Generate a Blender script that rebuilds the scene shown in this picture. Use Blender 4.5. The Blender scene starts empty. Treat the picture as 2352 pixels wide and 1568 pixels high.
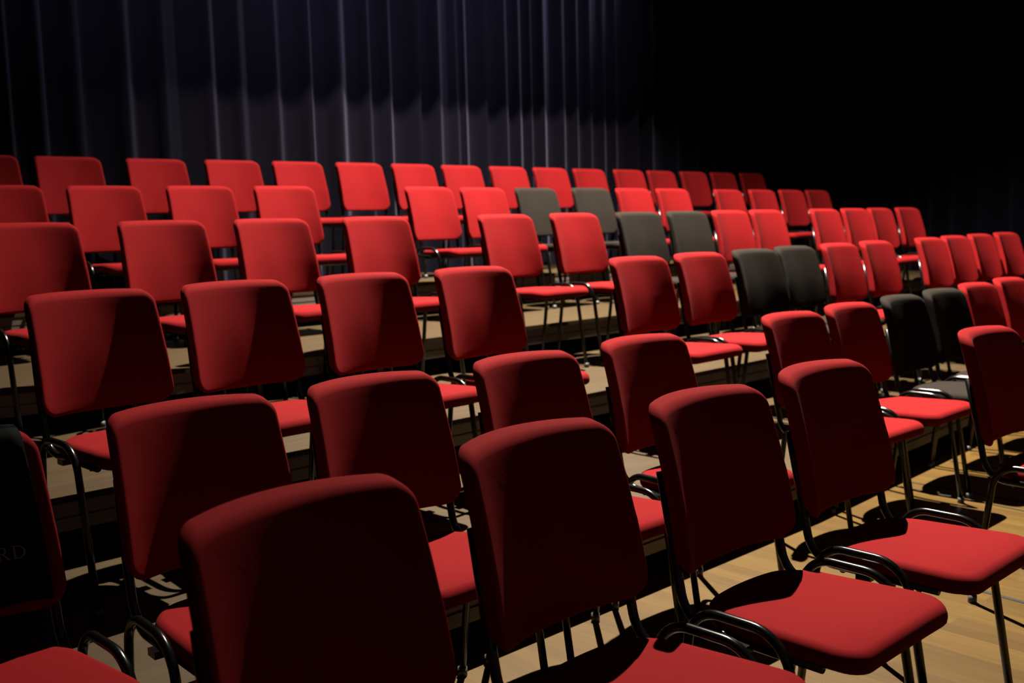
import bpy, bmesh, math, random
from mathutils import Vector, Matrix

CHAIRS = [
    (1, 'L', 0, 0.738, 1.208, 3.9, 0),
    (1, 'L', 1, 1.274, 1.274, 1.6, 0),
    (1, 'L', 2, 1.794, 1.273, -0.3, 0),
    (1, 'L', 3, 2.312, 1.291, -0.2, 0),
    (1, 'M', 0, 3.337, 1.292, 0.2, 0),
    (2, 'L', 0, 0.463, 2.072, 1.9, 0),
    (2, 'L', 1, 0.992, 2.083, -1.8, 0),
    (2, 'L', 2, 1.466, 2.062, -1.0, 0),
    (2, 'L', 3, 1.994, 2.056, -1.7, 0),
    (2, 'L', 4, 2.536, 2.067, -1.6, 0),
    (2, 'M', 0, 3.493, 2.105, -1.3, 0),
    (2, 'M', 1, 3.986, 2.126, 0.1, 0),
    (2, 'M', 2, 4.493, 2.142, 2.4, 1),
    (2, 'M', 3, 4.962, 2.159, -0.0, 1),
    (2, 'M', 4, 5.451, 2.196, -0.2, 0),
    (2, 'M', 5, 5.949, 2.216, -0.2, 0),
    (3, 'L', 0, 1.14, 3.027, 4.9, 0),
    (3, 'L', 1, 1.626, 3.059, 1.1, 0),
    (3, 'L', 2, 2.119, 3.034, -0.1, 0),
    (3, 'L', 3, 2.622, 3.0, -0.2, 0),
    (3, 'M', 0, 3.639, 3.005, 0.0, 0),
    (3, 'M', 1, 4.122, 3.013, 0.3, 0),
    (3, 'M', 2, 4.616, 3.02, 0.4, 1),
    (3, 'M', 3, 5.105, 3.079, 0.9, 1),
    (3, 'M', 4, 5.596, 3.078, 1.0, 0),
    (3, 'M', 5, 6.085, 3.093, 1.6, 0),
    (3, 'R', 0, 6.803, 3.075, 0.8, 0),
    (3, 'R', 1, 7.299, 3.116, 0.2, 0),
    (3, 'R', 2, 7.796, 3.139, 0.2, 0),
    (3, 'R', 3, 8.28, 3.139, -0.7, 0),
    (4, 'L', 0, 1.342, 4.169, 1.4, 0),
    (4, 'L', 1, 1.886, 4.169, 0.7, 0),
    (4, 'L', 2, 2.412, 4.169, 1.8, 0),
    (4, 'L', 3, 2.952, 4.104, -0.5, 0),
    (4, 'M', 0, 3.8, 4.08, -0.2, 0),
    (4, 'M', 1, 4.309, 4.042, 0.7, 0),
    (4, 'M', 2, 4.818, 3.986, -0.0, 1),
    (4, 'M', 3, 5.321, 3.999, -0.3, 1),
    (4, 'M', 4, 5.824, 4.016, 0.1, 0),
    (4, 'M', 5, 6.324, 4.053, 0.1, 0),
    (4, 'R', 0, 7.137, 4.059, -0.2, 0),
    (4, 'R', 1, 7.637, 4.077, -0.5, 0),
    (4, 'R', 2, 8.137, 4.118, 1.2, 0),
    (4, 'R', 3, 8.638, 4.119, -0.3, 0),
    (5, 'L', 0, 1.596, 5.309, 0.1, 0),
    (5, 'L', 1, 2.097, 5.307, 0.6, 0),
    (5, 'L', 2, 2.596, 5.242, 0.4, 0),
    (5, 'L', 3, 3.094, 5.196, -0.9, 0),
    (5, 'M', 0, 4.135, 5.162, 1.8, 0),
    (5, 'M', 1, 4.64, 5.21, -1.2, 0),
    (5, 'M', 2, 5.15, 5.211, -1.0, 1),
    (5, 'M', 3, 5.662, 5.144, -0.8, 1),
    (5, 'M', 4, 6.164, 5.155, -0.4, 0),
    (5, 'M', 5, 6.665, 5.161, -1.1, 0),
    (5, 'R', 0, 7.58, 5.256, -0.2, 0),
    (5, 'R', 1, 8.085, 5.239, -0.1, 0),
    (5, 'R', 2, 8.587, 5.242, -0.5, 0),
    (5, 'R', 3, 9.089, 5.261, -0.2, 0),
    (6, 'A', 0, 1.778, 6.22, 0.1, 0),
    (6, 'A', 1, 2.253, 6.22, 0.3, 0),
    (6, 'A', 2, 2.794, 6.22, 0.3, 0),
    (6, 'A', 3, 3.289, 6.166, -0.2, 0),
    (6, 'A', 4, 3.766, 6.139, -0.3, 0),
    (6, 'A', 5, 4.248, 6.097, -0.5, 0),
    (6, 'A', 6, 4.725, 6.085, -0.5, 0),
    (6, 'A', 7, 5.208, 6.095, -0.1, 0),
    (6, 'A', 8, 5.702, 6.09, -0.4, 0),
    (6, 'A', 9, 6.201, 6.099, -0.6, 0),
    (6, 'A', 10, 6.701, 6.112, -0.3, 0),
    (6, 'A', 11, 7.207, 6.084, -0.9, 0),
    (6, 'A', 12, 7.712, 6.112, -0.3, 0),
    (6, 'A', 13, 8.221, 6.113, -0.9, 0),
    (6, 'A', 14, 8.728, 6.123, -0.6, 0),
    (6, 'A', 15, 9.232, 6.113, -1.7, 0),
]
CAM_R = [0.7287, -0.68437, -0.02538]
CAM_U = [0.09771, 0.06721, 0.99294]
CAM_F = [0.67783, 0.72603, -0.11585]
CAM_H = 1.2165
CAM_FPX = 2323.8
DECK_Z = [0, 0, 0.2097, 0.4297, 0.6293, 0.8424]
FOLDS = [2.035, 2.249, 2.473, 2.774, 3.061, 3.359, 3.617, 3.878, 4.159, 4.416, 4.71, 4.886, 5.174, 5.401, 5.599, 5.657, 5.893, 6.159, 6.333, 6.452, 6.595, 6.862, 7.015, 7.249, 7.448, 7.594, 7.869, 8.127, 8.552, 8.85, 9.182]
LAMP = (4.75, 3.95, 6.4)
AIM = (5.25, 3.2, .6)
POWER = 19500
CONE = 100
BLEND = 1
WASH = 1300
SIDE = 2600
EXPO = 0.0
SAG, SAGP = .056, 1.9
# the added border cuts the beam at this height (beam edge on the curtain at about 2.2 m)
_t = (5.2-LAMP[1])/(6.6-LAMP[1])
BORDER_Z = LAMP[2]+(2.2-LAMP[2])*_t
S = bpy.context.scene
COL = S.collection
rnd = random.Random(7)

# ------------------------------------------------------------------ helpers
def link(name, me, mat=None, parent=None):
    o = bpy.data.objects.new(name, me)
    COL.objects.link(o)
    if mat: me.materials.append(mat)
    if parent: o.parent = parent
    return o

def mesh_from(name, verts, faces, smooth=True):
    me = bpy.data.meshes.new(name)
    me.from_pydata([tuple(v) for v in verts], [], faces)
    me.validate()
    bm = bmesh.new(); bm.from_mesh(me)
    bmesh.ops.recalc_face_normals(bm, faces=bm.faces)
    bm.to_mesh(me); bm.free()
    for p in me.polygons: p.use_smooth = smooth
    me.update()
    return me

def box_into(V, F, x0, x1, y0, y1, z0, z1):
    b = len(V)
    V += [(x0,y0,z0),(x1,y0,z0),(x1,y1,z0),(x0,y1,z0),(x0,y0,z1),(x1,y0,z1),(x1,y1,z1),(x0,y1,z1)]
    F += [(b,b+3,b+2,b+1),(b+4,b+5,b+6,b+7),(b,b+1,b+5,b+4),(b+1,b+2,b+6,b+5),(b+2,b+3,b+7,b+6),(b+3,b,b+4,b+7)]

def box(name, x0, x1, y0, y1, z0, z1, mat, parent=None, bevel=0):
    V, F = [], []
    box_into(V, F, x0, x1, y0, y1, z0, z1)
    me = mesh_from(name, V, F, False)
    if bevel:
        bm = bmesh.new(); bm.from_mesh(me)
        bmesh.ops.bevel(bm, geom=bm.edges[:], offset=bevel, segments=2, affect='EDGES', profile=.5)
        bm.to_mesh(me); bm.free()
    return link(name, me, mat, parent)

def fillet(pts, radii, seg=8):
    """polyline with rounded inner corners"""
    P = [Vector(p) for p in pts]
    out = [P[0]]
    for i in range(1, len(P)-1):
        a, b, c = P[i-1], P[i], P[i+1]
        u, v = (a-b).normalized(), (c-b).normalized()
        ang = u.angle(v); r = radii[i-1]
        if r <= 0 or abs(ang-math.pi) < 1e-3:
            out.append(b); continue
        d = min(r/math.tan(ang/2), (a-b).length*.49, (c-b).length*.49)
        r = d*math.tan(ang/2)
        cen = b + (u+v).normalized()*(r/math.sin(ang/2))
        s, e = b+u*d-cen, b+v*d-cen
        tot = s.angle(e); ax = s.cross(e).normalized()
        for k in range(seg+1):
            out.append(cen + Matrix.Rotation(tot*k/seg, 3, ax) @ s)
    out.append(P[-1])
    return out

def tube(V, F, path, r, n=10):
    """sweep a circle along a path, closed ends"""
    P = [Vector(p) for p in path]
    base = len(V)
    t0 = (P[1]-P[0]).normalized()
    ref = Vector((1,0,0)) if abs(t0.x) < .9 else Vector((0,1,0))
    nrm = t0.cross(ref).normalized()
    for i, p in enumerate(P):
        t = (P[min(i+1, len(P)-1)]-P[max(i-1, 0)]).normalized()
        nrm = (nrm - t*nrm.dot(t)).normalized()
        bi = t.cross(nrm)
        for k in range(n):
            a = 2*math.pi*k/n
            V.append(p + (nrm*math.cos(a)+bi*math.sin(a))*r)
    for i in range(len(P)-1):
        for k in range(n):
            a, b = base+i*n+k, base+i*n+(k+1) % n
            F.append((a, b, b+n, a+n))
    F.append(tuple(base+k for k in range(n))[::-1])
    F.append(tuple(base+(len(P)-1)*n+k for k in range(n)))

def rrect(hx, y0, y1, rb, rt, ns=10, nc=7):
    """rounded rectangle outline, separate corner radii at y0 (rb) and y1 (rt)"""
    pts = []
    def arc(cx, cy, r, a0):
        for k in range(nc+1):
            a = a0 + (math.pi/2)*k/nc
            pts.append((cx+r*math.cos(a), cy+r*math.sin(a)))
    def line(p, q):
        for k in range(1, ns):
            pts.append((p[0]+(q[0]-p[0])*k/ns, p[1]+(q[1]-p[1])*k/ns))
    arc(hx-rb, y0+rb, rb, -math.pi/2); line((hx, y0+rb), (hx, y1-rt))
    arc(hx-rt, y1-rt, rt, 0); line((hx-rt, y1), (-hx+rt, y1))
    arc(-hx+rt, y1-rt, rt, math.pi/2); line((-hx, y1-rt), (-hx, y0+rb))
    arc(-hx+rb, y0+rb, rb, math.pi); line((-hx+rb, y0), (hx-rb, y0))
    return pts

def cushion(hx, y0, y1, rb, rt, T, ef, eb, warp, top_fill=(.02,.036,.055,.078,.10,.118)):
    """padded slab: outline in (a,b), depth w from 0 (face) to T, edge radii ef/eb, warped to 3-D"""
    rings = []
    for e in reversed(top_fill): rings.append((ef+e, 0.0))
    for k in range(7):
        a = math.pi/2*k/6
        rings.append((ef*(1-math.sin(a)), ef*(1-math.cos(a))))
    for k in range(5):
        a = math.pi/2*k/4
        rings.append((eb*(1-math.cos(a)), T-eb*(1-math.sin(a))))
    for e in top_fill[:-1:2]: rings.append((eb+e, T))
    V, F = [], []
    n = None
    for e, w in rings:
        half = min(hx-e, (y1-y0)/2-e); t = min(1, e/.142)**2
        rad = lambda r: min(max(r-e, .004)*(1-t)+.9*half*t, .98*half)
        pts = rrect(hx-e, y0+e, y1-e, rad(rb), rad(rt))
        n = len(pts)
        for a, b in pts: V.append(warp(a, b, w))
    for i in range(len(rings)-1):
        for k in range(n):
            p, q = i*n+k, i*n+(k+1) % n
            F.append((p, q, q+n, p+n))
    for base, e_w in ((0, rings[0]), ((len(rings)-1)*n, rings[-1])):
        e, w = e_w; half = min(hx-e, (y1-y0)/2-e); t = min(1, e/.142)**2
        rad = lambda r: min(max(r-e, .004)*(1-t)+.9*half*t, .98*half)
        pts = rrect(hx-e, y0+e, y1-e, rad(rb), rad(rt)); cy = (y0+y1)/2
        prev = base
        for sc in (.8, .6, .4, .2):
            st = len(V)
            for p, q in pts: V.append(warp(p*sc, cy+(q-cy)*sc, w))
            for k in range(n): F.append((prev+k, prev+(k+1) % n, st+(k+1) % n, st+k))
            prev = st
        V.append(warp(0, cy, w)); c = len(V)-1
        for k in range(n): F.append((prev+k, prev+(k+1) % n, c))
    return V, F

# ------------------------------------------------------------------ materials
def new_mat(name):
    m = bpy.data.materials.new(name); m.use_nodes = True
    nt = m.node_tree
    return m, nt, nt.nodes['Principled BSDF']

def fabric(name, base, dark, sheen):
    m, nt, b = new_mat(name)
    tc = nt.nodes.new('ShaderNodeTexCoord')
    n1 = nt.nodes.new('ShaderNodeTexNoise'); n1.inputs['Scale'].default_value = 900; n1.inputs['Detail'].default_value = 2
    n2 = nt.nodes.new('ShaderNodeTexNoise'); n2.inputs['Scale'].default_value = 9; n2.inputs['Detail'].default_value = 3
    mx = nt.nodes.new('ShaderNodeMix'); mx.data_type = 'RGBA'
    mx.inputs['A'].default_value = (*dark, 1); mx.inputs['B'].default_value = (*base, 1)
    ad = nt.nodes.new('ShaderNodeMath'); ad.operation = 'ADD'; ad.use_clamp = True
    ml = nt.nodes.new('ShaderNodeMath'); ml.operation = 'MULTIPLY_ADD'; ml.inputs[1].default_value = .5; ml.inputs[2].default_value = .22
    nt.links.new(tc.outputs['Object'], n1.inputs['Vector']); nt.links.new(tc.outputs['Object'], n2.inputs['Vector'])
    nt.links.new(n1.outputs['Fac'], ml.inputs[0])
    nt.links.new(ml.outputs[0], ad.inputs[0]); nt.links.new(n2.outputs['Fac'], ad.inputs[1])
    nt.links.new(ad.outputs[0], mx.inputs['Factor'])
    nt.links.new(mx.outputs['Result'], b.inputs['Base Color'])
    bp = nt.nodes.new('ShaderNodeBump'); bp.inputs['Strength'].default_value = .12; bp.inputs['Distance'].default_value = .001
    nt.links.new(n1.outputs['Fac'], bp.inputs['Height']); nt.links.new(bp.outputs['Normal'], b.inputs['Normal'])
    b.inputs['Roughness'].default_value = .88
    b.inputs['Specular IOR Level'].default_value = .03
    b.inputs['Sheen Weight'].default_value = sheen
    b.inputs['Sheen Roughness'].default_value = .45
    b.inputs['Sheen Tint'].default_value = (1, .55, .5, 1) if base[0] > .2 else (1, 1, 1, 1)
    return m

M_RED = fabric('red_upholstery', (.108, .0040, .0047), (.090, .0031, .0037), .0025)
M_BLK = fabric('black_upholstery', (.0108, .0088, .0072), (.0080, .0066, .0055), .003)

def plain(name, col, rough, metal=0, spec=.5):
    m, nt, b = new_mat(name)
    tc = nt.nodes.new('ShaderNodeTexCoord')
    n = nt.nodes.new('ShaderNodeTexNoise'); n.inputs['Scale'].default_value = 40; n.inputs['Detail'].default_value = 4
    mp = nt.nodes.new('ShaderNodeMapRange'); mp.inputs['To Min'].default_value = rough*.85; mp.inputs['To Max'].default_value = min(1, rough*1.2)
    nt.links.new(tc.outputs['Object'], n.inputs['Vector']); nt.links.new(n.outputs['Fac'], mp.inputs['Value'])
    nt.links.new(mp.outputs[0], b.inputs['Roughness'])
    b.inputs['Base Color'].default_value = (*col, 1)
    b.inputs['Metallic'].default_value = metal
    b.inputs['Specular IOR Level'].default_value = spec
    return m

M_TUBE = plain('black_lacquered_tube', (.0015, .0015, .0015), .2, 0, .32)
M_PAN = plain('black_seat_shell', (.004, .004, .004), .6, 0, .2)
M_GLIDE = plain('grey_plastic_glide', (.035, .035, .033), .4)
M_RAIL = plain('dull_aluminium_rail', (.11, .088, .072), .45, .35)
M_STEEL = plain('dark_steel_post', (.02, .018, .018), .5, .4)
M_CLOTH = fabric('black_cloth', (.004, .004, .004), (.003, .003, .003), .0)
M_GOLD = plain('gold_lettering', (.12, .095, .07), .6)
M_BLACKWALL = plain('matt_black_paint', (.008, .008, .009), .95, 0, .1)

def curtain_mat():
    m, nt, b = new_mat('dark_violet_black_drape')
    tc = nt.nodes.new('ShaderNodeTexCoord')
    n = nt.nodes.new('ShaderNodeTexNoise'); n.inputs['Scale'].default_value = 2.2; n.inputs['Detail'].default_value = 5
    r = nt.nodes.new('ShaderNodeValToRGB')
    r.color_ramp.elements[0].color = (.0015, .0013, .0029, 1); r.color_ramp.elements[1].color = (.0026, .0021, .0046, 1)
    nt.links.new(tc.outputs['Object'], n.inputs['Vector']); nt.links.new(n.outputs['Fac'], r.inputs['Fac'])
    nt.links.new(r.outputs['Color'], b.inputs['Base Color'])
    b.inputs['Roughness'].default_value = .9
    b.inputs['Specular IOR Level'].default_value = .02
    b.inputs['Sheen Weight'].default_value = .11
    b.inputs['Sheen Roughness'].default_value = .4
    b.inputs['Sheen Tint'].default_value = (.74, .70, 1, 1)
    return m
M_DRAPE = curtain_mat()

def deck_mat():
    m, nt, b = new_mat('tan_riser_board')
    tc = nt.nodes.new('ShaderNodeTexCoord')
    mp = nt.nodes.new('ShaderNodeMapping'); mp.inputs['Scale'].default_value = (1.2, 9, 1)
    n = nt.nodes.new('ShaderNodeTexNoise'); n.inputs['Scale'].default_value = 3; n.inputs['Detail'].default_value = 6
    r = nt.nodes.new('ShaderNodeValToRGB')
    r.color_ramp.elements[0].position = .3; r.color_ramp.elements[0].color = (.024, .0150, .0062, 1)
    r.color_ramp.elements[1].position = .75; r.color_ramp.elements[1].color = (.034, .0222, .0098, 1)
    nt.links.new(tc.outputs['Object'], mp.inputs['Vector']); nt.links.new(mp.outputs[0], n.inputs['Vector'])
    nt.links.new(n.outputs['Fac'], r.inputs['Fac']); nt.links.new(r.outputs['Color'], b.inputs['Base Color'])
    b.inputs['Roughness'].default_value = .55
    b.inputs['Specular IOR Level'].default_value = .12
    return m
M_DECK = deck_mat()

def parquet_mat():
    m, nt, b = new_mat('yellow_oak_parquet')
    tc = nt.nodes.new('ShaderNodeTexCoord')
    mp = nt.nodes.new('ShaderNodeMapping'); mp.inputs['Rotation'].default_value = (0, 0, math.pi/2)
    br = nt.nodes.new('ShaderNodeTexBrick')
    br.offset = .37; br.squash = 1
    br.inputs['Scale'].default_value = 1
    br.inputs['Brick Width'].default_value = .62
    br.inputs['Row Height'].default_value = .062
    br.inputs['Mortar Size'].default_value = .0009
    br.inputs['Mortar Smooth'].default_value = .2
    br.inputs['Color1'].default_value = (.061, .0355, .0076, 1)
    br.inputs['Color2'].default_value = (.044, .0245, .0050, 1)
    br.inputs['Mortar'].default_value = (.05, .028, .008, 1)
    mp2 = nt.nodes.new('ShaderNodeMapping'); mp2.inputs['Scale'].default_value = (26, 1.6, 1)
    n = nt.nodes.new('ShaderNodeTexNoise'); n.inputs['Scale'].default_value = 2.2; n.inputs['Detail'].default_value = 6
    mx = nt.nodes.new('ShaderNodeMix'); mx.data_type = 'RGBA'; mx.blend_type = 'MULTIPLY'; mx.inputs['Factor'].default_value = .55
    r = nt.nodes.new('ShaderNodeValToRGB')
    r.color_ramp.elements[0].position = .3; r.color_ramp.elements[0].color = (.66, .58, .46, 1)
    r.color_ramp.elements[1].position = .7; r.color_ramp.elements[1].color = (1, 1, 1, 1)
    L = nt.links.new
    L(tc.outputs['Object'], mp.inputs['Vector']); L(mp.outputs[0], br.inputs['Vector'])
    L(tc.outputs['Object'], mp2.inputs['Vector']); L(mp2.outputs[0], n.inputs['Vector'])
    L(n.outputs['Fac'], r.inputs['Fac']); L(br.outputs['Color'], mx.inputs['A']); L(r.outputs['Color'], mx.inputs['B'])
    L(mx.outputs['Result'], b.inputs['Base Color'])
    b.inputs['Roughness'].default_value = .42
    b.inputs['Specular IOR Level'].default_value = .15
    return m
M_FLOOR = parquet_mat()

# ------------------------------------------------------------------ setting
def struct(o): o['kind'] = 'structure'; return o
struct(box('floor', -3, 13, -2.5, 8, -.06, 0, M_FLOOR))
struct(box('wall_back', -3, 13, 7.4, 7.5, 0, 7.4, M_BLACKWALL))
struct(box('wall_left', -3.1, -3, -2.5, 7.5, 0, 7.4, M_BLACKWALL))
struct(box('wall_right', 13, 13.1, -2.5, 7.5, 0, 7.4, M_BLACKWALL))
struct(box('ceiling', -3, 13, -2.5, 7.5, 7.4, 7.5, M_BLACKWALL))
# long thin dark strips laid on the parquet
for i, (xa, ya, xb, yb, w) in enumerate([(4.384, 2.06, 4.35, -.6, .007), (4.285, 2.06, 4.10, -.6, .007), (4.888, 2.1, 4.895, -.6, .006), (3.285, 1.9, 3.10, -.6, .009)]):
    V = [(xa-w, ya, 0), (xa+w, ya, 0), (xb+w, yb, 0), (xb-w, yb, 0), (xa-w, ya, .0015), (xa+w, ya, .0015), (xb+w, yb, .0015), (xb-w, yb, .0015)]
    F = [(0,1,2,3),(4,5,6,7),(0,1,5,4),(1,2,6,5),(2,3,7,6),(3,0,4,7)]
    struct(link('trim_%d' % (i+1), mesh_from('trim', V, F, False), M_PAN))
# unseen black border, added high above the seats to cut off the spotlight beam
struct(box('trim_5', -2, 12, 5.19, 5.21, BORDER_Z, 7.4, M_BLACKWALL))

# ------------------------------------------------------------------ risers
def edge3(x): return 2.10 if x < 3.6 else 2.10+.13*min(1, (x-3.6)/2.4)
TIERS = [  # front edge as (x, y) pairs, back edge, top height, label
    ([(-1.2, 2.10), (3.6, 2.10), (6, 2.23), (10.1, 2.25)], 3.118, DECK_Z[2], 'lowest tan riser platform, carrying the third row of chairs'),
    ([(-1.2, 3.125), (10.1, 3.125)], 4.148, DECK_Z[3], 'tan riser platform second from the floor, carrying the fourth row of chairs'),
    ([(-1.2, 4.155), (10.1, 4.155)], 5.288, DECK_Z[4], 'tan riser platform third from the floor, carrying the fifth row of chairs'),
    ([(-1.2, 5.295), (10.1, 5.295)], 6.42, DECK_Z[5], 'highest tan riser platform, carrying the back row before the curtain'),
]
def prism(front, yback, z0, z1, off0=0):
    V, F = [], []
    n = len(front)
    for z in (z0, z1):
        for x, y in front: V.append((x, y+off0, z))
        for x, y in reversed(front): V.append((x, yback, z))
    m = 2*n
    F.append(tuple(range(m))); F.append(tuple(range(m, 2*m)))
    for k in range(m): F.append((k, (k+1) % m, m+(k+1) % m, m+k))
    return V, F
for ti, (front, yb, zt, lab) in enumerate(TIERS):
    root = bpy.data.objects.new('riser_platform', None); COL.objects.link(root)
    root['label'] = lab; root['category'] = 'platform'; root['group'] = 'stepped riser platforms'
    base = 0
    root.location = (4.4, front[0][1], 0)
    sh = Vector((-4.4, -front[0][1], 0))
    def put(name, V, F, mat):
        o = link(name, mesh_from(name, [Vector(v)+sh for v in V], F, False), mat, root); return o
    V, F = prism(front, yb, zt-.022, zt)
    put('deck_board', V, F, M_DECK)
    # front rail: an extruded profile with two grooves
    V, F = [], []
    for (za, zb, off) in ((.022, .062, .004), (.062, .070, .012), (.070, .110, .003)):
        v, f = prism([(x, y) for x, y in front], front[0][1]+.14, zt-zb, zt-za, off)
        b = len(V); V += v; F += [tuple(i+b for i in q) for q in f]
    put('front_rail', V, F, M_RAIL)
    # square posts standing on the floor
    for x in [ -1.0 + 1.0*k for k in range(12)]:
        ye = edge3(x) if ti == 0 else front[0][1]
        for yy in (ye+.07, yb-.10):
            V, F = [], []
            box_into(V, F, x-.02, x+.02, yy-.02, yy+.02, 0, zt-(.11 if yy < yb-.2 else .022))
            put('post', V, F, M_STEEL)
    V, F = [], []
    box_into(V, F, -1.2, 10.1, front[-1][1]+.30, front[-1][1]+.33, 0, zt-.022)
    put('skirt', V, F, M_BLACKWALL)

# ------------------------------------------------------------------ curtains
def drape(name, pts, z0, z1, lab, nz=14):
    """pleated cloth with real thickness from a list of plan points"""
    V, F = [], []
    n = len(pts)
    P = [Vector((x, y, 0)) for x, y in pts]
    nor = []
    for i in range(n):
        t = (P[min(i+1, n-1)]-P[max(i-1, 0)]).normalized(); nor.append(Vector((t.y, -t.x, 0)))
    mid = sum((p for p in P), Vector())/n
    for side in (0, 1):
        for k in range(nz+1):
            f = k/nz
            for i in range(n):
                q = P[i] + nor[i]*(-.006*side)
                sway = .012*math.sin(3.1*P[i].x+2.3*P[i].y+2.2*f)*(1-f)
                V.append((q.x+sway, q.y+sway*.5, z0+(z1-z0)*f))
    m = (nz+1)*n
    for s in (0, 1):
        for k in range(nz):
            for i in range(n-1):
                a = s*m+k*n+i
                F.append((a, a+1, a+1+n, a+n))
    for i in range(n-1):
        F.append((i, i+1, m+i+1, m+i)); a = nz*n+i; F.append((a, a+1, m+a+1, m+a))
    for i in (0, n-1):
        for k in range(nz): a = k*n+i; F.append((a, a+n, m+a+n, m+a))
    o = link(name, mesh_from(name, V, F, True), M_DRAPE)
    o['label'] = lab; o['category'] = 'curtain'; o['group'] = 'black drapes around the seating'
    return o
cr = list(FOLDS)
while cr[-1] < 11.2: cr.append(cr[-1]+.16+.16*rnd.random())
x = cr[0]
pre = []
while x > -2.6: x -= .2+.16*rnd.random(); pre.append(x)
cr = sorted(pre+cr)
pts = []
for a, b in zip(cr[:-1], cr[1:]):
    d = b-a; amp = min(.04, d*.18)*rnd.choice((.35, .6, .8, 1.0, 1.25))
    sk = .30+.3*rnd.random()
    for k in range(10):
        t = k/10
        u = t/sk*.5 if t < sk else .5+(t-sk)/(1-sk)*.5
        pts.append((a+d*t, 6.60-amp*math.cos(2*math.pi*u)-.3*amp*math.cos(4*math.pi*u)+.012*math.sin(5.3*(a+d*t))))
drape('stage_curtain', pts, .02, 7.2, 'dark pleated curtain hanging across the hall behind the back row')
pts = []; y = 6.45
while y > -1.2:
    d = .17+.16*rnd.random(); amp = min(.035, d*.14)
    for k in range(9):
        pts.append((10.75+amp*math.cos(2*math.pi*k/9), y-d*k/9))
    y -= d
drape('stage_curtain', pts, .02, 7.2, 'dark pleated side curtain at the right end of the rows')

# ------------------------------------------------------------------ chair
LX = .213
OFF = .22                      # the Empty stands under the middle of the chair
WT, WB, HB, TILT, ZTOP = .381, .402, .343, .0877, .83
HW = .2
def back_warp(a, b, w):
    """a: -HW..HW across, b: 0..HB up the back, w: depth"""
    v = b/HB
    hw = (WB+(WT-WB)*v)/2
    u = a/HW
    sag = SAG*(1-min(1.05, abs(u))**(SAGP+1.3*(1-min(1, max(0, v)))))
    y = -TILT*(1-v) + sag - .010*math.sin(math.pi*min(1, max(0, v))) + w*.97
    z = ZTOP-HB+b - .006*abs(u)**3*(1 if v > .5 else 0) + w*.25
    return (u*hw, y+OFF, z-.0)
def make_back():
    return cushion(HW, 0, HB, .052, .034, .048, .016, .011, back_warp)
def seat_warp(a, b, w):
    t = (b+.44)/.39                       # 0 front .. 1 rear
    taper = 1-.13*max(0, t)**1.5
    x = a*taper
    y = b + (.035*(1-(a/.2)**2) if t > .5 else 0)*max(0, (t-.5)*2)
    dish = -.010*(1-(a/.2)**2)*math.sin(math.pi*min(1, max(0, t)))
    z = .449 - .012*t + dish - .012*max(0, (.22-t)/.22)**2 - .004*abs(a/.2)**3 - w
    return (x, y+OFF, z)
def make_seat():
    return cushion(.2, -.44, -.075, .058, .085, .042, .022, .014, seat_warp)
def make_pan():
    def wp(a, b, w):
        x, y, z = seat_warp(a*.9, -.43+(b+.44)*.93, .0405+w*1.0)
        return (x, y, z)
    return cushion(.195, -.42, -.09, .05, .08, .012, .005, .005, wp)
TR = .0100
def post_path(s):
    x0 = s*.186
    pts = []
    k = TILT/HB
    top = .70
    def yb(z): return -k*(ZTOP-z) + .050 + OFF
    pts = [(s*.178, yb(top), top), (x0, yb(.56), .56), (x0, yb(.41)+.004, .396), (x0*.97, -.36+OFF, .393)]
    return fillet(pts, [.3, .075], 9)
def leg_path(s):
    x0 = s*LX
    pts = [(x0, -.030+OFF, .012), (x0, -.088+OFF, .446), (x0, -.300+OFF, .446), (x0, -.372+OFF, .012)]
    return fillet(pts, [.075, .085], 10)
def tubes(paths, r=TR, n=12):
    V, F = [], []
    for p in paths: tube(V, F, p, r, n)
    return V, F

CACHE = {}
def cached(key, fn, smooth=True):
    if key not in CACHE:
        V, F = fn(); CACHE[key] = mesh_from(key, V, F, smooth)
    return CACHE[key]
def build_chair(fab, tag):
    root = bpy.data.objects.new('hall_chair', None); COL.objects.link(root)
    def part(name, fn, mat, parent=root, key=None):
        V, F = fn(); return link(name, mesh_from(name, V, F), mat, parent)
    part('seat', make_seat, fab)
    part('seat_shell', make_pan, M_PAN)
    part('backrest', make_back, fab)
    for s in (-1, 1):
        part('back_post', lambda: tubes([post_path(s)]), M_TUBE)
        lf = part('leg_frame', lambda: tubes([leg_path(s)]), M_TUBE)
        for fy in (-.030, -.372):
            part('foot_glide', lambda: tubes([[(s*LX, fy+OFF, 0), (s*LX, fy+OFF, .024)]], .0135), M_GLIDE, lf)
        V, F = [], []
        box_into(V, F, min(s*.178, s*LX), max(s*.178, s*LX), -.215+OFF, -.180+OFF, .385, .400)
        link('side_bracket', mesh_from('side_bracket', V, F, False), M_TUBE, root)
    for y in (-.13, -.315):
        part('crossbar', lambda: tubes([[(-.182, y+OFF, .388), (.182, y+OFF, .388)]], .009), M_TUBE)
    return root
def copy_tree(o, parent=None):
    c = o.copy(); COL.objects.link(c)
    if parent: c.parent = parent
    for ch in KIDS[o.name]: copy_tree(ch, c)
    return c

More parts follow.
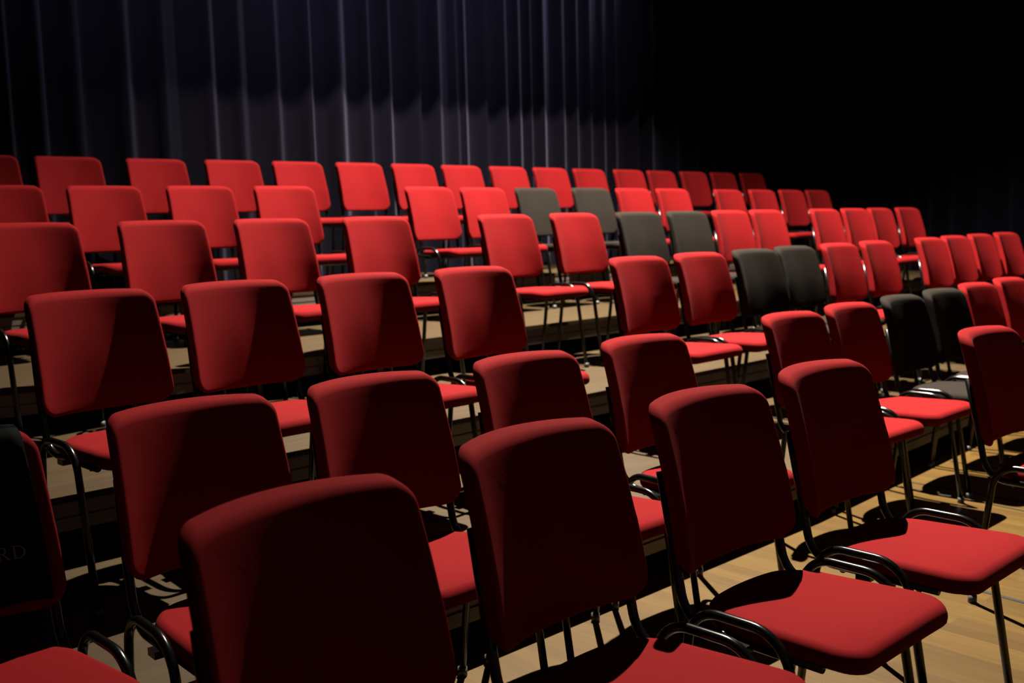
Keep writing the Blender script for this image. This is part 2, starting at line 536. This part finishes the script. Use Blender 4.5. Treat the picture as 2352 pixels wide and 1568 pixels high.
proto = {0: build_chair(M_RED, 'red'), 1: build_chair(M_BLK, 'black')}
KIDS = {}
for o in list(COL.objects): KIDS[o.name] = list(o.children)
used = {0: False, 1: False}
ROWN = {1: 'front row', 2: 'second row', 3: 'third row', 4: 'fourth row', 5: 'fifth row', 6: 'back row'}
ORD = ['first', 'second', 'third', 'fourth', 'fifth', 'sixth', 'seventh', 'eighth', 'ninth', 'tenth', 'eleventh', 'twelfth', 'thirteenth', 'fourteenth', 'fifteenth', 'sixteenth']
def chair_label(r, blk, k, bk):
    c = 'black' if bk else 'red'
    row = ROWN[r]
    if r == 6:
        if k == 0: return 'red padded chair in back row, leftmost, cut by the photo edge'
        if k == 15: return 'red padded chair at the far right end of the back row'
        return 'red padded chair in back row by the curtain, %s from left' % ORD[k]
    if r == 1:
        if blk == 'M': return 'red padded chair in front row right of the aisle, cut by the photo edge'
        return ['red padded chair in front row, nearest to the viewer, back mostly shaded',
                'red padded chair in front row, second from left',
                'red padded chair in front row, third from left, seat fully in view',
                'red padded chair in front row, fourth from left, beside the aisle'][k]
    if r == 2 and blk == 'L' and k == 0:
        return 'red padded chair in second row with black cloth over its backrest'
    if bk:
        return 'black padded chair in %s, %s of the black pair' % (row, 'left one' if k == 2 else 'right one')
    side = {'L': 'left group', 'M': 'middle group', 'R': 'right group'}[blk]
    n = {'L': 5 if r == 2 else 4, 'M': 6, 'R': 4}[blk]
    if k == n-1:
        return 'red padded chair in %s, right end of the %s' % (row, side)
    return 'red padded chair in %s, %s from left in the %s' % (row, ORD[k], side)

CH = {}
for (r, blk, k, x, y, yw, bk) in CHAIRS:
    o = proto[bk] if not used[bk] else copy_tree(proto[bk])
    used[bk] = True
    a = math.radians(max(-2.5, min(3.0, yw)))
    # fitted point is the top of the backrest; the Empty is OFF in front of it
    o.location = (x+math.sin(a)*OFF, y-math.cos(a)*OFF, DECK_Z[r-1])
    o.rotation_euler = (0, 0, a)
    o['label'] = chair_label(r, blk, k, bk)
    o['category'] = 'chair'
    o['group'] = 'black hall chairs' if bk else 'red hall chairs'
    CH[(r, blk, k)] = o

# ------------------------------------------------------------------ cloth over the backrest at the left edge
def reserved_cloth():
    host = CH[(2, 'L', 0)]
    root = bpy.data.objects.new('reserved_cloth', None); COL.objects.link(root)
    root.location = host.location; root.rotation_euler = host.rotation_euler
    root['label'] = 'black cloth with pale lettering hung over a backrest at left edge'
    root['category'] = 'cloth'
    V, F = [], []
    nx, prof = 16, []
    for i in range(16): prof.append((i/15*.300+.030, -.007))          # up the front
    for i in range(1, 8):
        a = math.pi*i/7
        prof.append((.330+math.sin(a)*.020, -.007+.030*(1-math.cos(a))))  # over the top
    for i in range(1, 9): prof.append((.330-.2*i/8, .055))
    for layer in (0, 1):
        for (b, w) in prof:
            for i in range(nx+1):
                u = -1+2*i/nx
                a = u*.172
                ww = w + (-.0025 if layer == 0 else 0)*(1 if w < .02 else -1) + .0022*math.sin(9*u+b*14)
                px, py, pz = back_warp(a, b, ww)
                V.append((px, py, pz + (.004 if (b > .33) else 0)))
    m = len(prof)*(nx+1)
    for l in (0, 1):
        for j in range(len(prof)-1):
            for i in range(nx):
                q = l*m+j*(nx+1)+i
                F.append((q, q+1, q+nx+2, q+nx+1))
    for j in range(len(prof)-1):
        for i in (0, nx):
            q = j*(nx+1)+i; F.append((q, q+nx+1, m+q+nx+1, m+q))
    for i in range(nx):
        for j in (0, len(prof)-1):
            q = j*(nx+1)+i; F.append((q, q+1, m+q+1, m+q))
    link('cloth_panel', mesh_from('cloth_panel', V, F), M_CLOTH, root)
    # serif letters R D as thin raised shapes
    def strokes(polys, x0, z0, h):
        V, F = [], []
        for poly in polys:
            b = len(V)
            for d in (-.0125, -.0105):
                for (gx, gz) in poly:
                    aa = (x0+gx*h); bb = z0+gz*h
                    V.append(back_warp(aa, bb, d))
            n = len(poly)
            F.append(tuple(b+i for i in range(n))); F.append(tuple(b+n+i for i in range(n))[::-1])
            for i in range(n): F.append((b+i, b+(i+1) % n, b+n+(i+1) % n, b+n+i))
        return V, F
    def ring(cx, cz, ro_x, ro_z, ri_x, ri_z, a0, a1, n=10):
        out = []
        for i in range(n):
            t0 = a0+(a1-a0)*i/n; t1 = a0+(a1-a0)*(i+1)/n
            out.append([(cx+ri_x*math.cos(t0), cz+ri_z*math.sin(t0)), (cx+ro_x*math.cos(t0), cz+ro_z*math.sin(t0)),
                        (cx+ro_x*math.cos(t1), cz+ro_z*math.sin(t1)), (cx+ri_x*math.cos(t1), cz+ri_z*math.sin(t1))])
        return out
    stem = [[(.10, 0), (.22, 0), (.22, 1), (.10, 1)], [(0, 0), (.32, 0), (.32, .06), (0, .06)], [(0, .94), (.32, .94), (.32, 1), (0, 1)]]
    R_ = stem + [[(.2, .94), (.42, .94), (.42, 1), (.2, 1)], [(.2, .47), (.42, .47), (.42, .53), (.2, .53)]] + ring(.42, .735, .27, .265, .15, .205, -math.pi/2, math.pi/2) + \
        [[(.34, .5), (.47, .5), (.84, .06), (.70, .06)], [(.66, 0), (.94, 0), (.94, .06), (.66, .06)]]
    D_ = stem + [[(.2, .94), (.40, .94), (.40, 1), (.2, 1)], [(.2, 0), (.40, 0), (.40, .06), (.2, .06)]] + ring(.40, .5, .50, .5, .37, .44, -math.pi/2, math.pi/2, 14)
    for name, g, x0 in (('letter', R_, .090), ('letter', D_, .1165)):
        V, F = strokes(g, x0, .116, .0245)
        link(name, mesh_from(name, V, F, False), M_GOLD, root)
reserved_cloth()

# ------------------------------------------------------------------ light
def spot(name, loc, target, energy, size, blend, radius, col):
    l = bpy.data.lights.new(name, 'SPOT'); l.energy = energy; l.spot_size = math.radians(size); l.spot_blend = blend
    l.shadow_soft_size = radius; l.color = col
    o = bpy.data.objects.new(name, l); COL.objects.link(o); o.location = loc
    o.rotation_euler = (Vector(target)-Vector(loc)).to_track_quat('-Z', 'Y').to_euler()
    return o
spot('stage_spotlight', LAMP, AIM, POWER, CONE, BLEND, .03, (1, .90, .76))
for wx, we in ((3.3, .7), (5.0, 1), (6.7, .6)):
    spot('curtain_washlight', (wx, 3.2, 4.6), (wx, 6.6, 3.35), WASH*we, 50, 1, .12, (.84, .80, 1))
spot('curtain_sidelight', (9.6, 5.35, 5.6), (5.8, 6.6, 3.2), SIDE, 42, 1, .08, (.84, .82, 1))

w = bpy.data.worlds.new('World'); S.world = w; w.use_nodes = True
bg = w.node_tree.nodes['Background']; bg.inputs['Color'].default_value = (.5, .5, .6, 1); bg.inputs['Strength'].default_value = .12

# ------------------------------------------------------------------ camera
cd = bpy.data.cameras.new('Camera'); cam = bpy.data.objects.new('Camera', cd); COL.objects.link(cam)
cd.sensor_fit = 'HORIZONTAL'; cd.sensor_width = 36; cd.lens = CAM_FPX/2352*36
r_, u_, f_ = Vector(CAM_R), Vector(CAM_U), Vector(CAM_F)
m = Matrix((r_, u_, -f_)).transposed().to_4x4(); m.translation = Vector((0, 0, CAM_H))
cam.matrix_world = m
cd.clip_start = .05; cd.clip_end = 60
cd.dof.use_dof = True; cd.dof.focus_distance = 2.25; cd.dof.aperture_fstop = 4.5
S.camera = cam
S.view_settings.view_transform = 'Standard'; S.view_settings.look = 'None'
S.view_settings.exposure = EXPO; S.view_settings.gamma = 1; S.view_settings.use_curve_mapping = False
